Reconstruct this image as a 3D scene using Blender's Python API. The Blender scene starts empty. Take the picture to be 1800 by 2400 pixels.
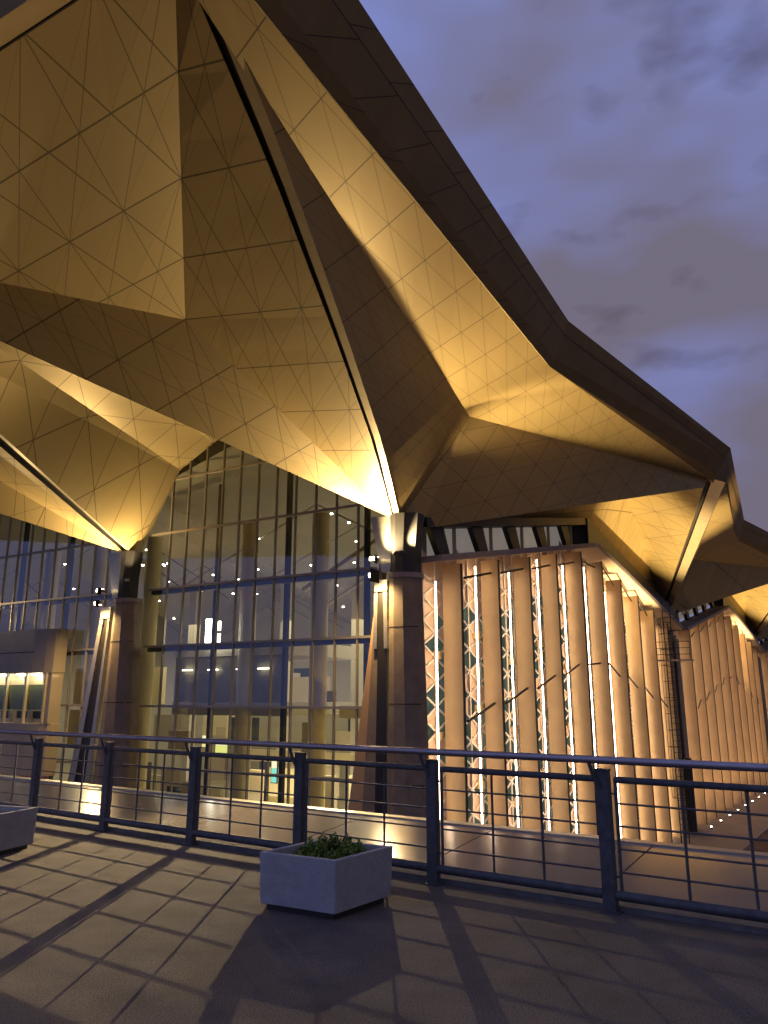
import bpy, bmesh, math, random
from mathutils import Vector
random.seed(7)
R = math.radians
V3 = Vector
sc = bpy.context.scene
col = sc.collection

# ------------------------------------------------------------------ camera
PITCH = R(13.5); ST, CT = math.sin(PITCH), math.cos(PITCH); EYE = 1.6
cd = bpy.data.cameras.new('camera'); cam = bpy.data.objects.new('camera', cd); col.objects.link(cam)
cam.location = (0, 0, EYE); cam.rotation_euler = (R(90) + PITCH, 0, 0)
cd.sensor_fit = 'VERTICAL'; cd.sensor_height = 36; cd.lens = 27; cd.clip_end = 3000; cd.clip_start = 0.05
sc.camera = cam
sc.view_settings.view_transform = 'Standard'; sc.view_settings.look = 'None'
sc.view_settings.exposure = 0.0; sc.view_settings.gamma = 1
sc.cycles.max_bounces = 6; sc.cycles.diffuse_bounces = 3; sc.cycles.glossy_bounces = 3
sc.cycles.transparent_max_bounces = 10; sc.cycles.transmission_bounces = 4
sc.cycles.sample_clamp_indirect = 3; sc.cycles.sample_clamp_direct = 0
sc.cycles.use_denoising = True

# ------------------------------------------------------------------ dusk sky
w = bpy.data.worlds.new('World'); sc.world = w; w.use_nodes = True
nt = w.node_tree; nd = nt.nodes; lk = nt.links; nd.clear()
def N(t, **k):
    n = nd.new(t)
    for a, b in k.items(): setattr(n, a, b)
    return n
out = N('ShaderNodeOutputWorld'); bg = N('ShaderNodeBackground')
sky = N('ShaderNodeTexSky', sky_type='NISHITA', sun_disc=False, sun_elevation=R(-3.5), sun_rotation=R(200))
tc = N('ShaderNodeTexCoord'); mp = N('ShaderNodeMapping'); mp.inputs['Scale'].default_value = (1, 1, 2.2)
mp.inputs['Location'].default_value = (.35, .1, .2)
n1 = N('ShaderNodeTexNoise'); n1.inputs['Scale'].default_value = 2.3; n1.inputs['Detail'].default_value = 3.5; n1.inputs['Roughness'].default_value = .5
r1 = N('ShaderNodeValToRGB'); r1.color_ramp.elements[0].position = .38; r1.color_ramp.elements[1].position = .68
r1.color_ramp.elements[0].color = (.205, .255, .60, 1); r1.color_ramp.elements[1].color = (.165, .145, .205, 1)
n2 = N('ShaderNodeTexNoise'); n2.inputs['Scale'].default_value = 7; n2.inputs['Detail'].default_value = 4
r2 = N('ShaderNodeValToRGB'); r2.color_ramp.elements[0].position = .56; r2.color_ramp.elements[1].position = .72
r2.color_ramp.elements[0].color = (1, 1, 1, 1); r2.color_ramp.elements[1].color = (.62, .56, .53, 1)
mul = N('ShaderNodeMix', data_type='RGBA', blend_type='MULTIPLY'); mul.inputs[0].default_value = .9
add = N('ShaderNodeMix', data_type='RGBA', blend_type='ADD'); add.inputs[0].default_value = .08
lk.new(tc.outputs['Generated'], mp.inputs[0]); lk.new(mp.outputs[0], n1.inputs[0]); lk.new(mp.outputs[0], n2.inputs[0])
sx = N('ShaderNodeSeparateXYZ'); lk.new(tc.outputs['Generated'], sx.inputs[0])
ma = N('ShaderNodeMath', operation='MULTIPLY_ADD'); ma.inputs[1].default_value = .42; lk.new(sx.outputs[0], ma.inputs[0]); lk.new(n1.outputs[0], ma.inputs[2])
mb_ = N('ShaderNodeMath', operation='SUBTRACT'); mb_.inputs[1].default_value = .04; lk.new(ma.outputs[0], mb_.inputs[0])
lk.new(mb_.outputs[0], r1.inputs[0]); lk.new(n2.outputs[0], r2.inputs[0])
lk.new(r1.outputs[0], mul.inputs[6]); lk.new(r2.outputs[0], mul.inputs[7])
lk.new(mul.outputs[2], add.inputs[6]); lk.new(sky.outputs[0], add.inputs[7])
lk.new(add.outputs[2], bg.inputs[0]); bg.inputs[1].default_value = 1.03; lk.new(bg.outputs[0], out.inputs[0])

# ------------------------------------------------------------------ geometry helpers
def ray(px, py):
    x = (px - 900) / 1800; y = (1200 - py) / 1800
    return V3((x, CT - ST * y, ST + CT * y))
C0 = V3((0, 0, EYE))
def at_r(px, py, r): d = ray(px, py); return C0 + d * (r / math.hypot(d.x, d.y))
def at_z(px, py, z): d = ray(px, py); return C0 + d * ((z - EYE) / d.z)
def at_pl(px, py, P, n): d = ray(px, py); return C0 + d * ((P - C0).dot(n) / d.dot(n))

class MB:
    def __init__(s): s.v = []; s.f = []; s.uv = {}
    def face(s, pts):
        i = len(s.v); s.v += [tuple(p) for p in pts]; s.f.append(tuple(range(i, i + len(pts)))); return s
    def prism(s, pts, ext):
        pts = [V3(p) for p in pts]; ext = V3(ext); n = len(pts); i = len(s.v)
        s.v += [tuple(p) for p in pts] + [tuple(p + ext) for p in pts]
        s.f.append(tuple(range(i, i + n))); s.f.append(tuple(range(i + 2 * n - 1, i + n - 1, -1)))
        for k in range(n):
            a, b = i + k, i + (k + 1) % n
            s.f.append((a, a + n, b + n, b))
        return s
    def box(s, o, a, b, c):
        o, a, b, c = map(V3, (o, a, b, c))
        return s.prism([o, o + a, o + a + b, o + b], c)
    def cbox(s, c, sx, sy, sz, ax=(1, 0, 0), ay=(0, 1, 0)):
        ax = V3(ax).normalized() * sx; ay = V3(ay).normalized() * sy; az = V3((0, 0, sz))
        return s.box(V3(c) - ax / 2 - ay / 2 - az / 2, ax, ay, az)
    def tube(s, pts, r, n=10, r2=None):
        pts = [V3(p) for p in pts]; rings = []
        for k, p in enumerate(pts):
            d = (pts[min(k + 1, len(pts) - 1)] - pts[max(k - 1, 0)]).normalized()
            up = V3((0, 0, 1)) if abs(d.z) < .9 else V3((1, 0, 0))
            x = d.cross(up).normalized(); y = x.cross(d).normalized()
            rr = r if r2 is None else r + (r2 - r) * k / (len(pts) - 1)
            i = len(s.v); rings.append(i)
            for j in range(n):
                a = 2 * math.pi * j / n
                s.v.append(tuple(p + x * math.cos(a) * rr + y * math.sin(a) * rr))
        for k in range(len(rings) - 1):
            for j in range(n):
                a, b = rings[k], rings[k + 1]
                s.f.append((a + j, a + (j + 1) % n, b + (j + 1) % n, b + j))
        s.f.append(tuple(rings[0] + j for j in range(n - 1, -1, -1))); s.f.append(tuple(rings[-1] + j for j in range(n)))
        return s
    def loft(s, rings):
        idx = []
        for r in rings:
            idx.append(len(s.v)); s.v += [tuple(p) for p in r]
        n = len(rings[0])
        for a, b in zip(idx, idx[1:]):
            for j in range(n): s.f.append((a + j, a + (j + 1) % n, b + (j + 1) % n, b + j))
        s.f.append(tuple(idx[0] + j for j in range(n - 1, -1, -1))); s.f.append(tuple(idx[-1] + j for j in range(n)))
        return s
    def build(s, name, m, parent=None, smooth=False, bevel=0, uvf=None):
        me = bpy.data.meshes.new(name); me.from_pydata(s.v, [], s.f); me.update()
        if uvf:
            uvl = me.uv_layers.new(name='lattice')
            for l in me.loops: uvl.data[l.index].uv = uvf(V3(me.vertices[l.vertex_index].co))
        bm = bmesh.new(); bm.from_mesh(me)
        if smooth: bmesh.ops.remove_doubles(bm, verts=bm.verts, dist=1e-5)
        if not uvf: bmesh.ops.recalc_face_normals(bm, faces=bm.faces)
        bm.to_mesh(me); bm.free()
        if smooth:
            for p in me.polygons: p.use_smooth = True
            me.set_sharp_from_angle(angle=R(40))
        me.materials.append(m)
        o = bpy.data.objects.new(name, me); col.objects.link(o)
        if parent: o.parent = parent
        if bevel:
            b = o.modifiers.new('bevel', 'BEVEL'); b.width = bevel; b.segments = 2; b.limit_method = 'ANGLE'
        return o
def tag(o, label=None, cat=None, group=None, kind=None):
    for k, v in (('label', label), ('category', cat), ('group', group), ('kind', kind)):
        if v: o[k] = v
    return o
def thing(name, label, cat, loc=(0, 0, 0), group=None):
    o = bpy.data.objects.new(name, None); col.objects.link(o); o.location = loc
    o.empty_display_size = .2
    return tag(o, label, cat, group)

# ------------------------------------------------------------------ materials
def mat(name, c, rough=.6, metal=0, emit=None, estr=0, noise=None, bump=0, bscale=30, spec=None, wear=None):
    m = bpy.data.materials.new(name); m.use_nodes = True; t = m.node_tree; b = t.nodes['Principled BSDF']
    b.inputs['Base Color'].default_value = (*c, 1); b.inputs['Roughness'].default_value = rough; b.inputs['Metallic'].default_value = metal
    if spec is not None: b.inputs['Specular IOR Level'].default_value = spec
    if emit: b.inputs['Emission Color'].default_value = (*emit, 1); b.inputs['Emission Strength'].default_value = estr
    tcn = t.nodes.new('ShaderNodeTexCoord')
    if noise:
        sc_, amt = noise
        n = t.nodes.new('ShaderNodeTexNoise'); n.inputs['Scale'].default_value = sc_; n.inputs['Detail'].default_value = 6; n.inputs['Roughness'].default_value = .65
        r = t.nodes.new('ShaderNodeValToRGB')
        r.color_ramp.elements[0].color = (*[x * (1 - amt) for x in c], 1); r.color_ramp.elements[1].color = (*[min(1, x * (1 + amt)) for x in c], 1)
        r.color_ramp.elements[0].position = .3; r.color_ramp.elements[1].position = .7
        t.links.new(tcn.outputs['Object'], n.inputs[0]); t.links.new(n.outputs[0], r.inputs[0]); t.links.new(r.outputs[0], b.inputs['Base Color'])
    if bump:
        n = t.nodes.new('ShaderNodeTexNoise'); n.inputs['Scale'].default_value = bscale; n.inputs['Detail'].default_value = 5
        bp = t.nodes.new('ShaderNodeBump'); bp.inputs['Strength'].default_value = bump; bp.inputs['Distance'].default_value = .02
        t.links.new(tcn.outputs['Object'], n.inputs[0]); t.links.new(n.outputs[0], bp.inputs['Height']); t.links.new(bp.outputs[0], b.inputs['Normal'])
    return m

def lattice_mat(name, c, rough, metal, fams, wid=.0085, dark=.33, streak=.06):
    """panelled metal: joint lines along families a*u+b*v = integer"""
    m = mat(name, c, rough, metal); t = m.node_tree; b = t.nodes['Principled BSDF']; ns = t.nodes; L = t.links
    uv = ns.new('ShaderNodeUVMap'); uv.uv_map = 'lattice'; sp = ns.new('ShaderNodeSeparateXYZ'); L.new(uv.outputs[0], sp.inputs[0])
    def M(op, a, bb=None, c2=None):
        n = ns.new('ShaderNodeMath'); n.operation = op
        for i, x in enumerate((a, bb, c2)):
            if x is None: continue
            if isinstance(x, (int, float)): n.inputs[i].default_value = x
            else: L.new(x, n.inputs[i])
        return n.outputs[0]
    tot = None
    for (a, bb, off, wf) in fams:
        e = M('ADD', M('ADD', M('MULTIPLY', sp.outputs[0], a), M('MULTIPLY', sp.outputs[1], bb)), off + .5)
        d = M('ABSOLUTE', M('SUBTRACT', M('FRACT', e), .5))
        ln = M('LESS_THAN', d, wid * wf * math.hypot(a, bb))
        ln = M('MULTIPLY', ln, min(1, .45 + wf * .5))
        tot = ln if tot is None else M('MAXIMUM', tot, ln)
    # faint per-panel tone
    n = ns.new('ShaderNodeTexNoise'); n.inputs['Scale'].default_value = .22; n.inputs['Detail'].default_value = 5
    tcn = ns.new('ShaderNodeTexCoord'); L.new(tcn.outputs['Object'], n.inputs[0])
    vor = ns.new('ShaderNodeTexWhiteNoise'); vor.noise_dimensions = '2D'
    cb = ns.new('ShaderNodeCombineXYZ'); L.new(M('FLOOR', sp.outputs[0]), cb.inputs[0])
    tri = M('FLOOR', M('ADD', sp.outputs[0], sp.outputs[1]))
    L.new(M('ADD', M('FLOOR', sp.outputs[1]), M('MULTIPLY', tri, 13.7)), cb.inputs[1]); L.new(cb.outputs[0], vor.inputs[0])
    k = M('ADD', M('ADD', M('MULTIPLY', n.outputs[0], streak * 3), M('MULTIPLY', vor.outputs[0], streak)), 1 - streak * 2)
    mx = ns.new('ShaderNodeMix'); mx.data_type = 'RGBA'; mx.blend_type = 'MULTIPLY'; mx.inputs[0].default_value = 1
    mx.inputs[6].default_value = (*c, 1); cc = ns.new('ShaderNodeCombineColor')
    for i in range(3): L.new(k, cc.inputs[i])
    L.new(cc.outputs[0], mx.inputs[7])
    m2 = ns.new('ShaderNodeMix'); m2.data_type = 'RGBA'; L.new(tot, m2.inputs[0]); L.new(mx.outputs[2], m2.inputs[6])
    m2.inputs[7].default_value = (*[x * dark for x in c], 1); L.new(m2.outputs[2], b.inputs['Base Color'])
    return m

GOLD = (.44, .325, .138)
famG = [(1, 0, 0, 1.1), (.5, 1, .5, .9), (-.5, 1, .5, .9)]
famF = [(1, 0, 0, 1.2), (.5, 1, .5, .8), (-.5, 1, .5, .8), (-1, 1, 0, .9), (1, 1, 0, .35)]
M = dict(
    soffit_left=lattice_mat('soffit_left', GOLD, .5, .25, famF),
    soffit_right=lattice_mat('soffit_right', GOLD, .42, .35, famG),
    fascia=mat('fascia_metal', (.23, .15, .055), .6, 0, noise=(.6, .12), spec=.2),
    fascia_dark=mat('fascia_recess', (.03, .025, .02), .6, .2),
    joint=mat('panel_joint', (.012, .011, .01), .8),
    gutter=mat('gutter_black', (.022, .018, .012), .5),
    strip=mat('flashing_metal', (.50, .40, .24), .38, .35, noise=(1.5, .1)),
    stone=mat('pier_stone', (.24, .18, .12), .7, noise=(1.2, .22), bump=.15, bscale=6),
    steel_dark=mat('dark_steel', (.018, .017, .016), .5, .1),
    steel=mat('brushed_steel', (.42, .38, .30), .35, .6, noise=(3, .1)),
    mullion=mat('mullion_grey', (.32, .27, .20), .45, .4),
    blue_steel=mat('blue_steel', (.032, .037, .048), .5, .2),
    fin=mat('fin_panel', (.48, .34, .185), .55, .05, noise=(.5, .10)),
    fin_edge_shade=mat('fin_edge_shade', (.03, .025, .02), .6),
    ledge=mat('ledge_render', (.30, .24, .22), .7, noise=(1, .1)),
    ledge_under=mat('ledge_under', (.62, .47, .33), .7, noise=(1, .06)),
    slab=mat('leg_slab', (.55, .33, .15), .6, noise=(.8, .08)),
    led=mat('led_tube', (1, .8, .6), .5, 0, (1, .72, .46), 19),
    lattice=mat('lattice_paint', (.85, .74, .60), .6),
    screen=mat('screen_panel', (.85, .62, .42), .65, noise=(.6, .10)),
    greenglass=mat('green_glass', (.05, .10, .085), .25, 0, (.16, .22, .17), .2, noise=(.35, .6)),  # emission stands in for the lit interior seen through it
    rail=mat('railing_paint', (.064, .062, .062), .55, .05, noise=(14, .4)),
    handrail=mat('handrail_steel', (.34, .29, .29), .38, .8, noise=(6, .15)),
    concrete=mat('planter_concrete', (.31, .30, .29), .85, noise=(9, .14), bump=.35, bscale=60),
    soil=mat('soil', (.02, .015, .01), .95, bump=.8, bscale=40),
    leaf=mat('shrub_leaf', (.13, .19, .02), .6, noise=(25, .45)),
    white=mat('hall_white', (.50, .45, .34), .6, noise=(.3, .05)),
    cream=mat('hall_cream', (.66, .56, .33), .5, noise=(.5, .06)),
    ceil=mat('hall_ceiling', (.32, .29, .25), .7, noise=(.3, .08)),
    floor=mat('hall_floor', (.42, .37, .26), .25, noise=(.6, .15)),
    panel=mat('beige_panel', (.42, .34, .23), .6, noise=(.7, .07)),
    spot=mat('downlight', (1, 1, 1), .5, 0, (1, .93, .80), 40),
    tube=mat('tube_light', (1, 1, 1), .5, 0, (1, .97, .90), 14),
    warm=mat('jamb_glow', (.8, .6, .3), .5, 0, (1, .68, .26), 1.6),
)
def glass(name, tint, refl=.04, rough=.02):
    m = bpy.data.materials.new(name); m.use_nodes = True; t = m.node_tree; t.nodes.clear()
    o = t.nodes.new('ShaderNodeOutputMaterial'); tr = t.nodes.new('ShaderNodeBsdfTransparent'); tr.inputs[0].default_value = (*tint, 1)
    g = t.nodes.new('ShaderNodeBsdfGlossy'); g.inputs['Roughness'].default_value = rough; g.inputs[0].default_value = (.9, .92, 1, 1)
    lw = t.nodes.new('ShaderNodeLayerWeight'); lw.inputs[0].default_value = .5; fr = t.nodes.new('ShaderNodeMath'); fr.operation = 'POWER'; fr.inputs[1].default_value = 4.0
    ad = t.nodes.new('ShaderNodeMath'); ad.operation = 'ADD'; ad.inputs[1].default_value = refl; ad.use_clamp = True
    mx = t.nodes.new('ShaderNodeMixShader'); L = t.links
    L.new(lw.outputs['Facing'], fr.inputs[0]); L.new(fr.outputs[0], ad.inputs[0]); L.new(ad.outputs[0], mx.inputs[0]); L.new(tr.outputs[0], mx.inputs[1]); L.new(g.outputs[0], mx.inputs[2]); L.new(mx.outputs[0], o.inputs[0])
    return m
M['glass'] = glass('facade_glass', (.78, .78, .66), .085)
M['frost'] = glass('frosted_film', (.45, .52, .38), .05, .3)

# ================================================================== THE TERMINAL
ZG = -11.5
S = at_r(921, 1215, 40); SL = at_r(293, 1297, 53.5); SF = at_r(1552, 1427, 89)
TU = SL - S; TU.z = 0; TV = V3((29.7, 43.7, 0))
uh = TU.normalized(); vh = TV.normalized()
S2 = SF + TV                                  # third right-hand column
SLL = SL + TU
nL = V3((uh.y, -uh.x, 0)); nL = nL if nL.y < 0 else -nL      # outward normal of left facade
nR = V3((vh.y, -vh.x, 0))                                    # outward normal of right facade
terminal = thing('airport_terminal', 'large airport terminal with faceted golden folded roof, glazed hall and warmly lit fins', 'building', (S.x, S.y, ZG))
def part(mb, name, m, parent=None, label=None, **k):
    o = mb.build(name, m, parent or terminal, **k)
    # keep world position although the parent empty is moved
    if parent is None: o.location = -V3(terminal.location)
    if label: o['label'] = label
    return o

# ---- lattice coordinates in plan
ga = V3((.198, .980, 0)) * 2.95; gb = uh * 2.95
det = ga.x * gb.y - ga.y * gb.x
def lat(p, o=S):
    d = p - o; return ((d.x * gb.y - d.y * gb.x) / det, (ga.x * d.y - ga.y * d.x) / det)

def aff(O, a, b):
    aa, ab, bb_ = a.dot(a), a.dot(b), b.dot(b); dd = aa * bb_ - ab * ab
    def f(p):
        d = p - O; x, y = d.dot(a), d.dot(b)
        return ((x * bb_ - y * ab) / dd, (y * aa - x * ab) / dd)
    return f
def facet(name, pts, m, O=S, label=None, sub=0, uv=None):
    mb = MB(); c = pts[0]
    for a, b in zip(pts[1:], pts[2:]): mb.face([c, a, b])
    return part(mb, name, m, uvf=uv or (lambda p: lat(p, O)), label=label)
def strip_facet(name, A, B, m, O=S, uv=None):
    mb = MB()
    for k in range(len(A) - 1):
        q = [A[k], A[k + 1], B[k + 1], B[k]]
        q = [p for i, p in enumerate(q) if i == 0 or (p - q[i - 1]).length > 1e-4]
        if (q[0] - q[-1]).length < 1e-4: q = q[:-1]
        if len(q) == 4: mb.face([q[0], q[1], q[2]]); mb.face([q[0], q[2], q[3]])
        elif len(q) == 3: mb.face(q)
    return part(mb, name, m, uvf=uv or (lambda p: lat(p, O)))
def lerp(a, b, t): return a + (b - a) * t
def chain(pts, n):
    """resample a polyline to n+1 points"""
    ls = [(b - a).length for a, b in zip(pts, pts[1:])]; T = sum(ls); r = []
    for k in range(n + 1):
        d = T * k / n; i = 0
        while i < len(ls) - 1 and d > ls[i]: d -= ls[i]; i += 1
        r.append(lerp(pts[i], pts[i + 1], min(1, d / ls[i])))
    return r

def beam(pts, wl, wr, drop, sgn=1):
    """black gutter channel and metal flashing strip beside it; returns right edge"""
    L_, M_, Rr = [], [], []
    for k, p in enumerate(pts):
        d = (pts[min(k + 1, len(pts) - 1)] - pts[max(k - 1, 0)]); d.z = 0; d.normalize()
        side = V3((-d.y, d.x, 0)) * sgn     # to the right seen from camera
        t = k / (len(pts) - 1)
        L_.append(p.copy()); M_.append(p + side * (wl[0] + (wl[1] - wl[0]) * t)); Rr.append(M_[-1] + side * (wr[0] + (wr[1] - wr[0]) * t) + V3((0, 0, -drop)))
    up = V3((0, 0, .25))
    g = MB(); s = MB()
    for k in range(len(pts) - 1):
        g.face([L_[k], L_[k + 1], L_[k + 1] + up, L_[k] + up]); g.face([L_[k] + up, L_[k + 1] + up, M_[k + 1] + up, M_[k] + up]); g.face([M_[k], M_[k + 1], M_[k + 1] + up, M_[k] + up])
        s.face([M_[k], M_[k + 1], Rr[k + 1], Rr[k]]); s.face([Rr[k], Rr[k + 1], Rr[k + 1] + V3((0, 0, .35)), Rr[k] + V3((0, 0, .35))])
    part(g, 'gutter', M['gutter']); part(s, 'flashing_strip', M['strip'])
    return [p + V3((0, 0, .02)) for p in Rr]

# ---- near module (corner pier)
gut = [S, at_r(874, 1038, 33.2), at_r(783, 784, 26.6), at_r(632, 389, 19.7), at_r(476, 26, 15.6)]
ext = gut[-1] + (gut[-1] - gut[-2]) * .9; gut.append(ext)
gut = chain(gut, 16)
gR = beam(gut, (.10, .24), (.30, .34), .07)
A = at_r(434, 749, 29); U = at_r(412, 0, 15.8); U2 = U + (U - A) * .35
W = at_r(0, 662, 27.0); E0 = at_r(0, 799, 30); W2 = W + (W - A) * .6; E2 = S + (E0 - S) * 1.6
Sl = S + V3((-.05, 0, 0))
cre = chain([Sl, A], 8) + chain([A, U2], 8)[1:]
def pln(px, py, a, b, c): return at_pl(px, py, a, (b - a).cross(c - a).normalized())
af = (U - A) / 3.52
b1 = pln(240 * 1.085, 245 * 1.085, A, U, W) - (A + af * 3)
uv1 = aff(A + af, af, b1)
b2 = (A + af) - pln(970 / 1.843, 1088 / 1.843, A, U, gut[8])
uv2 = aff(A + af, af, b2)
a3 = (S - A) / 5.5
b3 = pln(435 * 1.085, 830 * 1.085, S, A, E0) - (A + a3)
uv3 = aff(A + a3, a3, b3)
strip_facet('soffit_facet', cre, gut, M['soffit_left'], uv=uv2)                        # between crease and gutter
facet('soffit_facet', [A, U2, W2], M['soffit_left'], uv=uv1)                            # lit pyramid facet
Y0 = at_r(0, 114, 16.5); Y1 = at_r(174, 0, 14.8)
facet('soffit_facet', [A, W2, E2, Sl], M['soffit_left'], uv=uv3)                        # lower wall facet
# canopy front edge top left
yd = (Y1 - Y0); Ya = Y0 - yd * 2; Yb = Y1 + yd * 1.0
facet('soffit_facet', [U2, Yb, Ya, W2], M['soffit_left'], uv=uv1)
edge = MB(); upo = V3((-2.2, -1.2, .5)); 
o1 = at_r(0, 45, 14.6) - Y0; 
edge.face([Ya, Yb, Yb + o1 + V3((0, 0, .02)), Ya + o1 + V3((0, 0, .02))]); part(edge, 'soffit_border', M['fascia'])
e3 = MB(); far = V3((-9, -4, 5)); e3.face([Ya + o1, Yb + o1, Yb + o1 + far, Ya + o1 + far]); part(e3, 'soffit_facet', M['strip'], uvf=lat)
e4 = MB().tube([Ya + V3((0, 0, -.03)), Yb + V3((0, 0, -.03))], .035, 6); part(e4, 'gutter', M['gutter'])

Vp = at_r(1101, 976, 40.2); Q = at_r(553, 65, 15.9); Q2 = Q + (Q - Vp) * .3
Ti = at_r(591, 0, 14.9); Ki = at_r(1280, 852, 35.7); Pi = at_r(1660, 1123, 61.4)
Pd = at_r(1649, 1143, 61.0)
Ti2 = Ti + (Ti - Ki) * .3
Sr = gR[0]
r3 = lambda x, y: (x / 1.843 + 450, y / 1.843)
ag = (Vp - Q) / 8.92; G0 = Q + ag * 1.12
bg2 = pln(*r3(1030, 1020), Vp, Q, Ki) - pln(*r3(925, 1105), Vp, Q, Ki)
uvG2 = aff(G0 + ag, ag, bg2)
bg1 = pln(*r3(513, 875), Vp, Q, Sr) - (G0 + ag)
uvG1 = aff(G0 + ag, ag, bg1)
uvG3 = aff(Vp, (Pi - Vp) / 11, (Sr - Vp) / 3.5)
cr2 = chain([Sr, Vp], 5) + chain([Vp, Q2], 11)[1:]
strip_facet('soffit_facet', cr2[5:], [gR[min(16, int(round(i * 16 / 11)))] for i in range(12)], M['soffit_right'], uv=uvG1)
facet('soffit_facet', [Vp, Pi, Ki, lerp(Ki, Ti2, .25), lerp(Ki, Ti2, .5), lerp(Ki, Ti2, .75), Ti2, Q2], M['soffit_right'], uv=uvG2)
capR = at_r(985, 1240, 40.4)
facet('soffit_facet', [Vp, Sr, capR, Pd, Pi], M['soffit_right'], uv=uvG3)

# ---- fascia
def edge_pt(pi, po): return (pi, po)
To = at_r(841, 0, 16.5); Ko = at_r(1332, 752, 35.5); Po = at_r(1712, 1050, 60.0)
To2 = To + (To - Ko) * .3
K2i = Ki + TV; K2o = Ko + TV; K2i = at_r(1725, 1262, 87); K2o = at_r(1744, 1218, 86.5)
P2i = Pi + TV; P2o = Po + TV
inner = [Ti2, Ki, Pi, K2i, P2i]; outer = [To2, Ko, Po, K2o, P2o]
fm = MB(); fl = MB(); fj = MB()
frac = [.0, .10, .78, 1.0]
for i in range(4):
    a0, a1, b0, b1 = inner[i], inner[i + 1], outer[i], outer[i + 1]
    # reveal strip, main canted face, top face with recessed shadow line between
    def q(f, k): return lerp(a0, b0, f) if k == 0 else lerp(a1, b1, f)
    j0, j1 = lerp(a0, b0, .13) + V3((0, 0, -.45)), lerp(a1, b1, .13) + V3((0, 0, -.45))
    jj0 = lerp(a0, b0, .78) + V3((.0, 0, -.25)); jj1 = lerp(a1, b1, .78) + V3((0, 0, -.25))
    fl.face([a0, a1, j1, j0])
    m0, m1 = lerp(j0, jj0, .33) + V3((0, 0, -.12)), lerp(j1, jj1, .33) + V3((0, 0, -.12))
    fm.face([j0, j1, m1, m0]); fm.face([m0, m1, jj1, jj0])
    g0 = jj0 + (b0 - jj0) * .045; g1 = jj1 + (b1 - jj1) * .045
    fj.face([jj0 + V3((0, 0, .06)), jj1 + V3((0, 0, .06)), g1 + V3((0, 0, .06)), g0 + V3((0, 0, .06))])
    fj.face([jj0, jj1, jj1 + V3((0, 0, .06)), jj0 + V3((0, 0, .06))]); fj.face([g0, g1, g1 + V3((0, 0, .06)), g0 + V3((0, 0, .06))])
    fm.face([g0, g1, b1, b0])
    nj = [12, 9, 9, 9][i]
    for k in range(1, nj):
        t = k / nj; sk = .012
        def L2(u, v, t): return lerp(u, v, t)
        for (x0, x1, y0, y1, dt) in ((j0, j1, m0, m1, 0), (m0, m1, jj0, jj1, 0), (g0, g1, b0, b1, 0)):
            p, r_ = L2(x0, x1, t), L2(y0, y1, t + .02)
            dn = V3((0, 0, -.012)); al = (x1 - x0).normalized() * .035
            fj.face([p + dn, p + al + dn, r_ + al + dn, r_ + dn])
part(fl, 'fascia_reveal', M['strip']); part(fm, 'roof_fascia', M['fascia']); part(fj, 'fascia_joint', M['joint'])
# roof covering above everything
rd = MB(); backR = S2 + TV - nR * 2; 
zt = V3((0, 0, .25))
top = [To2, Ko, Po, K2o, P2o, P2o + TV, P2o + TV - nR * 60, SLL + TU * 2 + V3((0, 0, 9)), Ya + V3((-30, -4, 3)), Yb + V3((0, -2, 3.0)), To2 + V3((-6, -4, 1))]
cen = S + V3((-6, -5, 11)); 
for a, b in zip(top, top[1:] + top[:1]):
    rd.face([cen + V3((-4, 12, 0)), a + V3((0, 0, .01)) - nR * .05, b + V3((0, 0, .01)) - nR * .05])
part(rd, 'roof_covering', M['fascia_dark'])

# ---- right-hand modules (repeat of the near one along the facade)
Bp = at_r(1361, 1222, 63.7)                      # gable peak of first right bay (top of clerestory)
AF = at_r(1472, 1168, 70)
gutF = chain([SF, Pi], 8); gRF = beam(gutF, (.25, .3), (.5, .9), .3)
facet('soffit_facet', [SF, AF, Pd, Pi + V3((0, 0, .1))], M['soffit_left'], SF)
facet('soffit_facet', [AF, SF, Bp], M['soffit_left'], SF)
facet('soffit_facet', [Bp, at_r(1003, 1233, 41.4), at_r(990, 1205, 44), AF], M['soffit_left'], SF)
VF = at_r(1627, 1311, 88)
capF = SF + (capR - S)
facet('soffit_facet', [VF, gRF[0], gRF[4], gRF[8], K2i, P2i], M['soffit_right'], SF)
P2d = P2i + V3((0, 0, -.6)) - nR * .5
facet('soffit_facet', [VF, gRF[0], capF, P2d, P2i], M['soffit_right'], SF)
B2 = Bp + TV; AF2 = AF + TV
gut2 = chain([S2, P2i], 6); gR2 = beam(gut2, (.25, .3), (.5, .9), .3)
facet('soffit_facet', [S2, AF2, P2d, P2i], M['soffit_left'], S2)
facet('soffit_facet', [AF2, S2, B2], M['soffit_left'], S2)
facet('soffit_facet', [B2, capF + V3((1.5, 2, 0)), capF + V3((1.5, 2, 3)), AF2], M['soffit_left'], S2)
VF2 = VF + TV
facet('soffit_facet', [VF2, gR2[0], gR2[3], gR2[6], K2i + TV, P2i + TV], M['soffit_right'], S2)
facet('soffit_facet', [VF2, gR2[0], capF + TV, P2d + TV, P2i + TV], M['soffit_right'], S2)

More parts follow.
